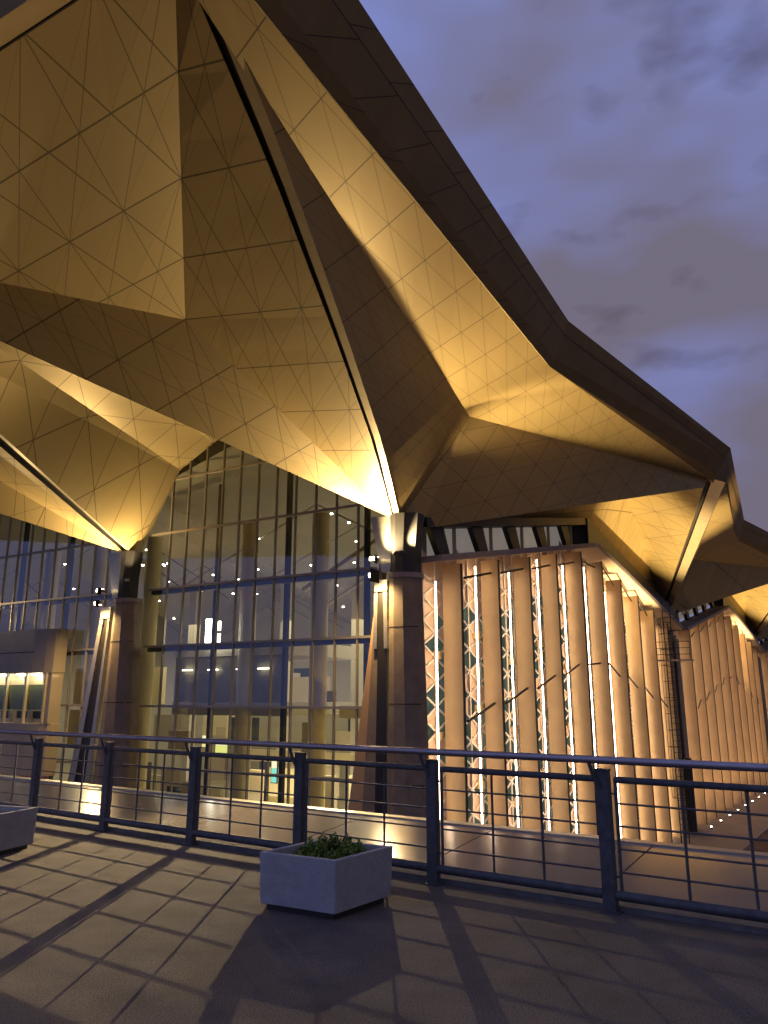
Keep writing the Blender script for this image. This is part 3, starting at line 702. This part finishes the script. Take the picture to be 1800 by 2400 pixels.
# ================================================================== column floodlights
def floodlight(P, a, z, d, label, aim, power, spot, blend=.6, color=(1, .73, .36), up=True, shade=.3, wash=0, lens=True, beam2=None):
    t = thing('floodlight', label, 'floodlight', P(a, z, d), 'floodlights on the roof piers')
    L_ = V3(t.location)
    MB().cbox((0, 0, 0), .5, .26, .2, -uh, nL).build('housing', M['steel'] if lens else M['steel_dark'], t, bevel=.02)
    dz = .115 if up else -.115
    if lens: MB().cbox((0, 0, dz), .44, .22, .03, -uh, nL).build('lens', mat('flood_lens', (1, 1, 1), .5, 0, (1, .80, .48), 25), t)
    if lens: MB().cbox(nL * .145, .40, .03, .14, -uh, nL).build('front_lens', mat('flood_lens_front', (1, 1, 1), .5, 0, (1, .80, .48), 18), t)
    MB().box(V3((0, 0, -.03)) - uh * -.05, uh * .06, -nL * .6, V3((0, 0, .06))).build('bracket', M['steel_dark'], t)
    if lens: MB().box(nL * .13 - uh * (.27 if shade < .8 else .42) + V3((0, 0, -.16 - shade * .4)), -uh * .012, nL * shade, V3((0, 0, .32 + shade * .4))).build('added_side_shade', M['steel_dark'], t)  # plate added to keep the beam off the right of the deck
    ld = bpy.data.lights.new('floodlight_beam', 'SPOT'); ld.energy = power; ld.spot_size = R(spot); ld.spot_blend = blend; ld.color = color; ld.shadow_soft_size = .12 if shade < .8 else .06
    lo = bpy.data.objects.new('floodlight_beam', ld); col.objects.link(lo); lo.parent = t
    lo.location = nL * .20 + V3((0, 0, dz * .5)) if lens else V3((0, 0, .17))
    if not lens: ld.shadow_soft_size = .05
    v = (V3(aim) - L_).normalized(); lo.rotation_euler = v.to_track_quat('-Z', 'Y').to_euler()
    if beam2:
        ld = bpy.data.lights.new('second_beam', 'SPOT'); ld.energy = beam2[1]; ld.spot_size = R(beam2[2]); ld.spot_blend = 1; ld.color = color; ld.shadow_soft_size = .1
        lo = bpy.data.objects.new('second_beam', ld); col.objects.link(lo); lo.parent = t; lo.location = nL * .22 + V3((0, 0, .1))
        lo.rotation_euler = (V3(beam2[0]) - L_).normalized().to_track_quat('-Z', 'Y').to_euler()
    if wash:
        ld = bpy.data.lights.new('wash', 'SPOT'); ld.energy = wash; ld.spot_size = R(150); ld.spot_blend = 1; ld.color = (1, .68, .30); ld.shadow_soft_size = .1
        lo = bpy.data.objects.new('wash', ld); col.objects.link(lo); lo.parent = t; lo.location = nL * .3 + V3((0, 0, -.2)) + uh * .1
        lo.rotation_euler = (V3((0, 0, -1)) - nL * .12).to_track_quat('-Z', 'Y').to_euler()
    return t
floodlight(PR, -.62, 8.55, .9, 'upper glowing floodlight on the corner pier, throwing light up the golden soffit', (-4, 18, 22), 9500, 150, .9, beam2=(V3((7.5, 36, 18)), 13000, 100))
floodlight(PR, -.66, 7.75, .9, 'lower glowing floodlight on the corner pier, above the metal slot box', (-2.0, 5, .3), 98000, 34, .4, up=False, shade=.87, wash=2600)
floodlight(PLf, -1.05, 8.35, .9, 'upper glowing floodlight on the far left pier under the roof valley', SL + (gut[8] - S) + V3((2, 0, 0)), 7500, 150, .9)
for off, nm_, pw in ((V3((0, 0, 0)), 'nearer', 150000), (TV, 'farther', 150000)):
    p = V3((27.5, 65, ZG + .2)) + off
    floodlight(lambda a, z, d: p, 0, 0, 0, '%s added ground floodlight aimed up at the golden roof folds beside the fins' % nm_, V3((24.6, 68.5, 16)) + off, pw * .75, 40, .8, shade=.1, lens=False)  # both ground fixtures are added to brighten the roof folds
floodlight(lambda a, z, d: V3((SLL.x, SLL.y, z)) - uh * a + nL * d, -.6, 7.5, 1.2, 'added floodlight, out of view beyond the left edge of the picture', FL(30, 0, 3), 42000, 110, .9)  # added out of view to light the vestibule wall
floodlight(PR, 1.0, 8.7, 1.1, 'added dark fill floodlight on the front of the corner pier, aimed at the roof corner', (13.5, 42, 19), 22000, 58, .9, shade=.1, lens=False)  # added fixture, fills the outer golden facet with light
floodlight(PLf, 1.5, 8.9, .8, 'added dark fill floodlight on the right face of the far left pier, under the vaulted soffit', c1 + V3((-3, -6, 3)), 5000, 140, 1, shade=.1, lens=False)  # added fixture, brightens the vault facets beside the pier
floodlight(PLf, -1.15, 7.55, .9, 'lower glowing floodlight on the far left pier beside the stone shaft', (-12, 20, 0), 2500, 70, .5, up=False, wash=3000)

# hall lighting (large ceiling luminaires inside)
def area(name, loc, rot, e, sx, sy, c):
    ld = bpy.data.lights.new(name, 'AREA'); ld.shape = 'RECTANGLE'; ld.size = sx; ld.size_y = sy; ld.energy = e; ld.color = c
    lo = bpy.data.objects.new(name, ld); col.objects.link(lo); lo.location = loc; lo.rotation_euler = rot; return lo
ra = math.atan2(uh.y, uh.x)
area('hall_luminaire', IL(10.4, 14, 7.5), (0, 0, ra), 1700, 16, 12, (1, .90, .66))
area('hall_luminaire', IL(60, 14, 7.5), (0, 0, ra), 3000, 30, 12, (1, .90, .66))
area('hall_luminaire', IL(31, 14, 7.5), (0, 0, ra), 1700, 16, 12, (1, .90, .66))
area('hall_luminaire', IL(10, 8, -2.9), (0, 0, ra), 950, 16, 4, (1, .85, .5))
area('hall_uplight', IL(16, 14, -5.5), (math.pi, 0, ra), 1500, 20, 12, (1, .93, .85))

# ================================================================== ground, deck, low canopy
fa = V3((-3.439, 10.058, 0)); fb = V3((1.730, 6.394, 0)); fd = (fb - fa).normalized(); fo = V3((-fd.y, fd.x, 0))
if fo.y < 0: fo = -fo
gm = bpy.data.materials.new('apron_ground'); 
M['ground'] = mat('apron_ground', (.10, .075, .05), .8, noise=(.12, .35), bump=.2, bscale=4)
M['paving'] = mat('pale_paving', (.26, .21, .16), .7, noise=(.4, .15))
M['brown'] = mat('brown_bed', (.11, .07, .04), .9, noise=(.5, .4), bump=.5, bscale=3)
tag(MB().face([(-900, -900, ZG - .05), (900, -900, ZG - .05), (900, 1500, ZG - .05), (-900, 1500, ZG - .05)]).build('ground', M['ground']), kind='structure')
def GR(s, d, z=ZG): return FR(s, z, d)
tag(MB().box(GR(-5, -3, ZG - .045), vh * 260, nR * 10.0, V3((0, 0, .05))).build('pavement', M['paving']), kind='structure')
tag(MB().box(GR(-5, 7.2, ZG - .045), vh * 260, nR * 4.6, V3((0, 0, .03))).build('planting_bed', M['brown']), kind='structure')
tag(MB().box(GR(-5, 7.003, ZG - .045), vh * 260, nR * .19, V3((0, 0, .14))).box(GR(-5, 11.803, ZG - .045), vh * 260, nR * .3, V3((0, 0, .14))).build('kerb', M['ledge']), kind='structure')

# deck surface: dark worn asphalt with speckle and faint slab joints
dk = mat('deck_asphalt', (.12, .105, .095), .78); t = dk.node_tree; b = t.nodes['Principled BSDF']; ns_ = t.nodes; LK = t.links
tcn = ns_.new('ShaderNodeTexCoord')
na = ns_.new('ShaderNodeTexNoise'); na.inputs['Scale'].default_value = 1.3; na.inputs['Detail'].default_value = 8; na.inputs['Roughness'].default_value = .7
nb = ns_.new('ShaderNodeTexNoise'); nb.inputs['Scale'].default_value = 95; nb.inputs['Detail'].default_value = 3
nc = ns_.new('ShaderNodeTexVoronoi'); nc.inputs['Scale'].default_value = 70
ng = ns_.new('ShaderNodeTexNoise'); ng.inputs['Scale'].default_value = 2.2; ng.inputs['Detail'].default_value = 9; ng.inputs['Roughness'].default_value = .75
for n in (na, nb, nc, ng): LK.new(tcn.outputs['Object'], n.inputs[0])
ra_ = ns_.new('ShaderNodeValToRGB'); ra_.color_ramp.elements[0].color = (.072, .056, .045, 1); ra_.color_ramp.elements[1].color = (.155, .125, .098, 1); ra_.color_ramp.elements[0].position = .32; ra_.color_ramp.elements[1].position = .7
LK.new(na.outputs[0], ra_.inputs[0])
rb_ = ns_.new('ShaderNodeValToRGB'); rb_.color_ramp.elements[0].color = (.45, .45, .45, 1); rb_.color_ramp.elements[1].color = (1.45, 1.4, 1.35, 1); rb_.color_ramp.elements[0].position = .36; rb_.color_ramp.elements[1].position = .66
LK.new(nb.outputs[0], rb_.inputs[0])
mm = ns_.new('ShaderNodeMix'); mm.data_type = 'RGBA'; mm.blend_type = 'MULTIPLY'; mm.inputs[0].default_value = 1; LK.new(ra_.outputs[0], mm.inputs[6]); LK.new(rb_.outputs[0], mm.inputs[7])
rg_ = ns_.new('ShaderNodeValToRGB'); rg_.color_ramp.elements[0].position = .62; rg_.color_ramp.elements[1].position = .68; LK.new(ng.outputs[0], rg_.inputs[0])
m3 = ns_.new('ShaderNodeMix'); m3.data_type = 'RGBA'; LK.new(mm.outputs[2], m3.inputs[6]); m3.inputs[7].default_value = (.04, .055, .03, 1)
mf = ns_.new('ShaderNodeMath'); mf.operation = 'MULTIPLY'; mf.inputs[1].default_value = .55; LK.new(rg_.outputs[0], mf.inputs[0]); LK.new(mf.outputs[0], m3.inputs[0])
LK.new(m3.outputs[2], b.inputs['Base Color'])
bp = ns_.new('ShaderNodeBump'); bp.inputs['Strength'].default_value = .5; bp.inputs['Distance'].default_value = .006; LK.new(nb.outputs[0], bp.inputs['Height']); LK.new(bp.outputs[0], b.inputs['Normal'])
M['deck'] = dk
dkp = [fa - fd * 30 + fo * .28, fb + fd * 30 + fo * .28, fb + fd * 30 - fo * 40, fa - fd * 30 - fo * 40]
tag(MB().prism([p + V3((0, 0, -.5)) for p in dkp], (0, 0, .5)).build('deck', M['deck']), kind='structure')
# raised concrete edging strip under the railing
tag(MB().box(fa - fd * 30 + fo * .05, fd * 60, fo * .22, V3((0, 0, .045))).build('kerb', mat('edging', (.13, .12, .11), .85, noise=(5, .3), bump=.4, bscale=40)), kind='structure')

# low metal roof beyond the railing
can = thing('entrance_canopy', 'low smooth metal roof sloping down toward the railing, between deck and terminal', 'canopy', (0, 16, -1.6))
M['canopy'] = mat('canopy_metal', (.32, .27, .22), .14, .3, noise=(.8, .06))
cl_ = at_z(731, 1898.5, -1.0); cr_ = at_z(1553, 1985, -1.0); cdv = (cr_ - cl_).normalized(); cp = V3((-cdv.y, cdv.x, 0)); cp = cp if cp.y > 0 else -cp
OC = V3(can.location)
a = cl_ - cdv * 40; b_ = cr_ + cdv * 40
near = -cp * 7.0 + V3((0, 0, -.60))
for k in range(-16, 16):
    s0 = cl_ + cdv * (k * 3.15 - 1.55); s1 = s0 + cdv * 3.12
    MB().prism([s0 - OC, s1 - OC, s1 + near - OC, s0 + near - OC], (0, 0, -.15)).build('roof_panel', M['canopy'], can)
MB().box(a - OC + V3((0, 0, -.75)) + cp * .003, b_ - a, cp * .3, V3((0, 0, .78))).build('edge_flashing', M['steel'], can)
MB().prism([a - OC + V3((0, 0, -.16)), b_ - OC + V3((0, 0, -.16)), b_ + near - OC + V3((0, 0, -.16)), a + near - OC + V3((0, 0, -.16))], (0, 0, -.4)).build('underside', M['gutter'], can)

# ================================================================== railing
rail = thing('railing', 'dark painted steel railing with steel handrail and wire mesh panels along the deck edge', 'railing', fa)
SP = 1.584
def RP(s, z, o=0): return fd * s + fo * o + V3((0, 0, z))
n0, n1_ = -5, 7
for k in range(n0, n1_):
    s = k * SP
    ang = fd * .118
    p = MB().box(RP(s, 0) - fd * .052 - fo * .035, fd * .104, fo * .07, V3((0, 0, 1.03))).build('post', M['rail'], rail, bevel=.006)
    MB().box(RP(s, 1.0304) - fd * .056 - fo * .04, fd * .112, fo * .08, V3((0, 0, .012))).build('post_cap', M['rail'], p)
    MB().box(RP(s, .0) - fd * .075 - fo * .06, fd * .15, fo * .12, V3((0, 0, .012))).build('foot_plate', M['rail'], p)
    MB().tube([RP(s - .02, .90, -.04), RP(s - .055, 1.0, -.065), RP(s - .075, 1.09, -.085)], .016, 8).build('bracket', M['rail'], p)
    if k == n1_ - 1: break
    # framed mesh panel
    a0, a1 = s + .095, s + SP - .075
    top_ = MB().tube([RP(a0, .965), RP(a1, .965)], .026, 10).build('mesh_panel', M['rail'], rail, smooth=True)
    MB().tube([RP(s + .052, .13), RP(s + SP - .052, .13)], .038, 10).build('bottom_rail', M['rail'], top_, smooth=True)
    MB().tube([RP(a0, .13), RP(a0, .98)], .013, 8).build('side_frame', M['rail'], top_)
    MB().tube([RP(s + .05, .86), RP(a0, .86)], .009, 6).tube([RP(s + .05, .26), RP(a0, .26)], .009, 6).build('hinge_pin', M['rail'], top_)
    ws = MB()
    for z in (.79, .625, .46, .295): ws.tube([RP(a0, z, .0), RP(a1 + .03, z, .0)], .0085, 6)
    for f in (.35, .67): ws.tube([RP(a0 + (a1 - a0) * f, .15, .012), RP(a0 + (a1 - a0) * f, .95, .012)], .0115, 6)
    ws.build('wire_mesh', M['rail'], top_)
MB().tube([RP(n0 * SP - 1, 1.115, -.085), RP(n1_ * SP, 1.115, -.085)], .030, 14).build('handrail', M['handrail'], rail, smooth=True)

# ================================================================== planters
def planter(c, ax, ay, sx, sy, h, label, plant=True):
    t = thing('planter', label, 'planter', c, 'concrete planters on the deck')
    ax = V3(ax).normalized(); ay = V3(ay).normalized(); w_ = .045
    MB().box(-ax * (sx / 2 - .05) - ay * (sy / 2 - .05), ax * (sx - .1), ay * (sy - .1), V3((0, 0, .05))).build('foot', M['gutter'], t)  # black colour paints the recess shadow under the box
    o0 = V3((0, 0, .045)); body = MB(); bm_in = w_
    P4 = lambda x, y, z: ax * x + ay * y + V3((0, 0, z))
    X, Y = sx / 2, sy / 2; fl = .012
    def ring(x, y, z): return [P4(-x, -y, z), P4(x, -y, z), P4(x, y, z), P4(-x, y, z)]
    rs = [ring(X - fl, Y - fl, .045), ring(X, Y, h), ring(X - w_, Y - w_, h), ring(X - w_ - .01, Y - w_ - .01, h - .16)]
    i0 = len(body.v)
    for r_ in rs: body.v += [tuple(p) for p in r_]
    for k in range(3):
        for j in range(4): body.f.append((k * 4 + j, k * 4 + (j + 1) % 4, k * 4 + 4 + (j + 1) % 4, k * 4 + 4 + j))
    body.f.append((3, 2, 1, 0)); body.f.append((12, 13, 14, 15))
    body.build('box', M['concrete'], t, bevel=.006)
    MB().face([p for p in ring(X - w_ - .012, Y - w_ - .012, h - .10)]).build('soil', M['soil'], t)
    return t
q1 = V3((-.948, 6.487, 0)); q2 = V3((-.363, 6.165, 0)); q3 = V3((.044, 6.709, 0))
ax = (q2 - q1); ay = (q3 - q2); cen_ = (q1 + q3) / 2
planter(cen_, ax, ay, ax.length + .04, ay.length + .04, .415, 'grey concrete planter with a low green shrub, in front of the railing')
# shrub
def shrub(c, rx, ry, h, label):
    mb = MB(); rnd = random.Random(3)
    for i in range(4200):
        a = rnd.random() * 2 * math.pi; rr = math.sqrt(rnd.random()); x, y = rx * rr * math.cos(a), ry * rr * math.sin(a)
        hh = h * (1 - rr * rr) ** .5 * (.55 + .45 * math.sin(x * 31 + 1) * math.cos(y * 27)) + .015
        z = hh * (rnd.random() ** .45)
        p = V3((x, y, z)); n = V3((rnd.gauss(0, 1), rnd.gauss(0, 1), rnd.gauss(.6, 1))).normalized(); u = n.orthogonal().normalized(); v = n.cross(u)
        s = .010 + rnd.random() * .012
        mb.face([p - u * s, p + v * s * .55, p + u * s, p - v * s * .55])
    t = thing('shrub', label, 'shrub', c)
    mb.build('foliage', M['leaf'], t)
    st = MB()
    for i in range(26):
        a = rnd.random() * 6.28; r_ = rnd.random() * .7
        st.tube([(rx * r_ * .4 * math.cos(a), ry * r_ * .4 * math.sin(a), -.02), (rx * r_ * math.cos(a), ry * r_ * math.sin(a), h * .8)], .003, 4)
    st.build('stem', M['soil'], t)
shrub(cen_ + V3((.03, .05, .325)), .31, .25, .20, 'low bright green shrub growing in the concrete planter')
# left planter, only its right end inside the frame
lp = V3((-3.80, 8.97, 0)); l2 = at_z(0, 1995, 0.05); l2.z = 0
axl = (lp - l2).normalized(); ayl = V3((-axl.y, axl.x, 0))
planter(lp - axl * .42 + ayl * .33 + V3((0, 0, 0)), axl, ayl, .84, .66, .415, 'grey concrete planter at the left edge of the photo, cut off by the frame')

# ================================================================== caged ladder on the fin facade
lad = thing('caged_ladder', 'tall dark caged ladder with a small landing, fixed to the fins near the second pier', 'ladder', FR(.845 * BAY, ZG, 2.2))
LO = V3(lad.location)
def LP(a, z, d=0): return -uh * a + vh * 0 + nR * 0 + V3((0, 0, z)) + vh * d
ztop = 22.3
for a_ in (-.35, .35): MB().tube([LP(a_, 0), LP(a_, ztop)], .05, 6).build('stile', M['steel_dark'], lad)
rgm = MB()
for k in range(1, 42): rgm.tube([LP(-.35, k * .53), LP(.35, k * .53)], .025, 5)
rgm.build('rung', M['steel_dark'], lad)
cg = MB()
for k in range(12):
    z = 4 + k * 1.5
    cg.tube([LP(-.35, z), LP(-.7, z, -.5), LP(-.3, z, -1.1), LP(.3, z, -1.1), LP(.7, z, -.5), LP(.35, z)], .025, 5)
for a_, d_ in ((-.7, -.5), (-.3, -1.1), (.3, -1.1), (.7, -.5)): cg.tube([LP(a_, 4, d_), LP(a_, 20.5, d_)], .022, 5)
cg.build('cage', M['steel_dark'], lad)
MB().box(LP(-1.1, 16.4, -.9), -uh * 3.2, vh * 1.5, V3((0, 0, .14))).build('landing', M['steel'], lad)
gr_ = MB()
for z in (17.0, 17.6, 18.2): gr_.tube([LP(-1.1, z, -.9), LP(2.1, z, -.9)], .035, 5)
for a_ in (-1.1, .0, 1.1, 2.1): gr_.tube([LP(a_, 16.4, -.9), LP(a_, 18.2, -.9)], .035, 5)
gr_.build('guard_rail', M['steel_dark'], lad)
MB().tube([LP(.75, 1.0, .1), LP(.75, 7.5, .1)], .38, 14).build('ladder_guard', M['steel_dark'], lad, smooth=True)

# ground uplights in front of the second fin bay
for k in range(9):
    t_ = 1.03 + .0905 * k; p = FR(t_ * BAY, ZG, 2.4)
    g = thing('ground_light', 'small ground light below the far fins, %s one from the second pier' % ['first', 'second', 'third', 'fourth', 'fifth', 'sixth', 'seventh', 'eighth', 'ninth'][k], 'ground light', p, 'ground lights along the far fins')
    MB().tube([(0, 0, 0), (0, 0, .2)], .11, 10).build('housing', M['steel_dark'], g)
    MB().tube([(0, 0, .203), (0, 0, .225)], .085, 10).build('lens', M['spot'], g)
    ld = bpy.data.lights.new('ground_light_beam', 'SPOT'); ld.energy = 500; ld.spot_size = R(120); ld.spot_blend = 1; ld.color = (1, .66, .32); ld.shadow_soft_size = .1
    lo = bpy.data.objects.new('ground_light_beam', ld); col.objects.link(lo); lo.parent = g; lo.location = (0, 0, .4)
    v = (V3((0, 0, 9)) - nR * 1.2 - vh * 0).normalized(); lo.rotation_euler = v.to_track_quat('-Z', 'Y').to_euler()
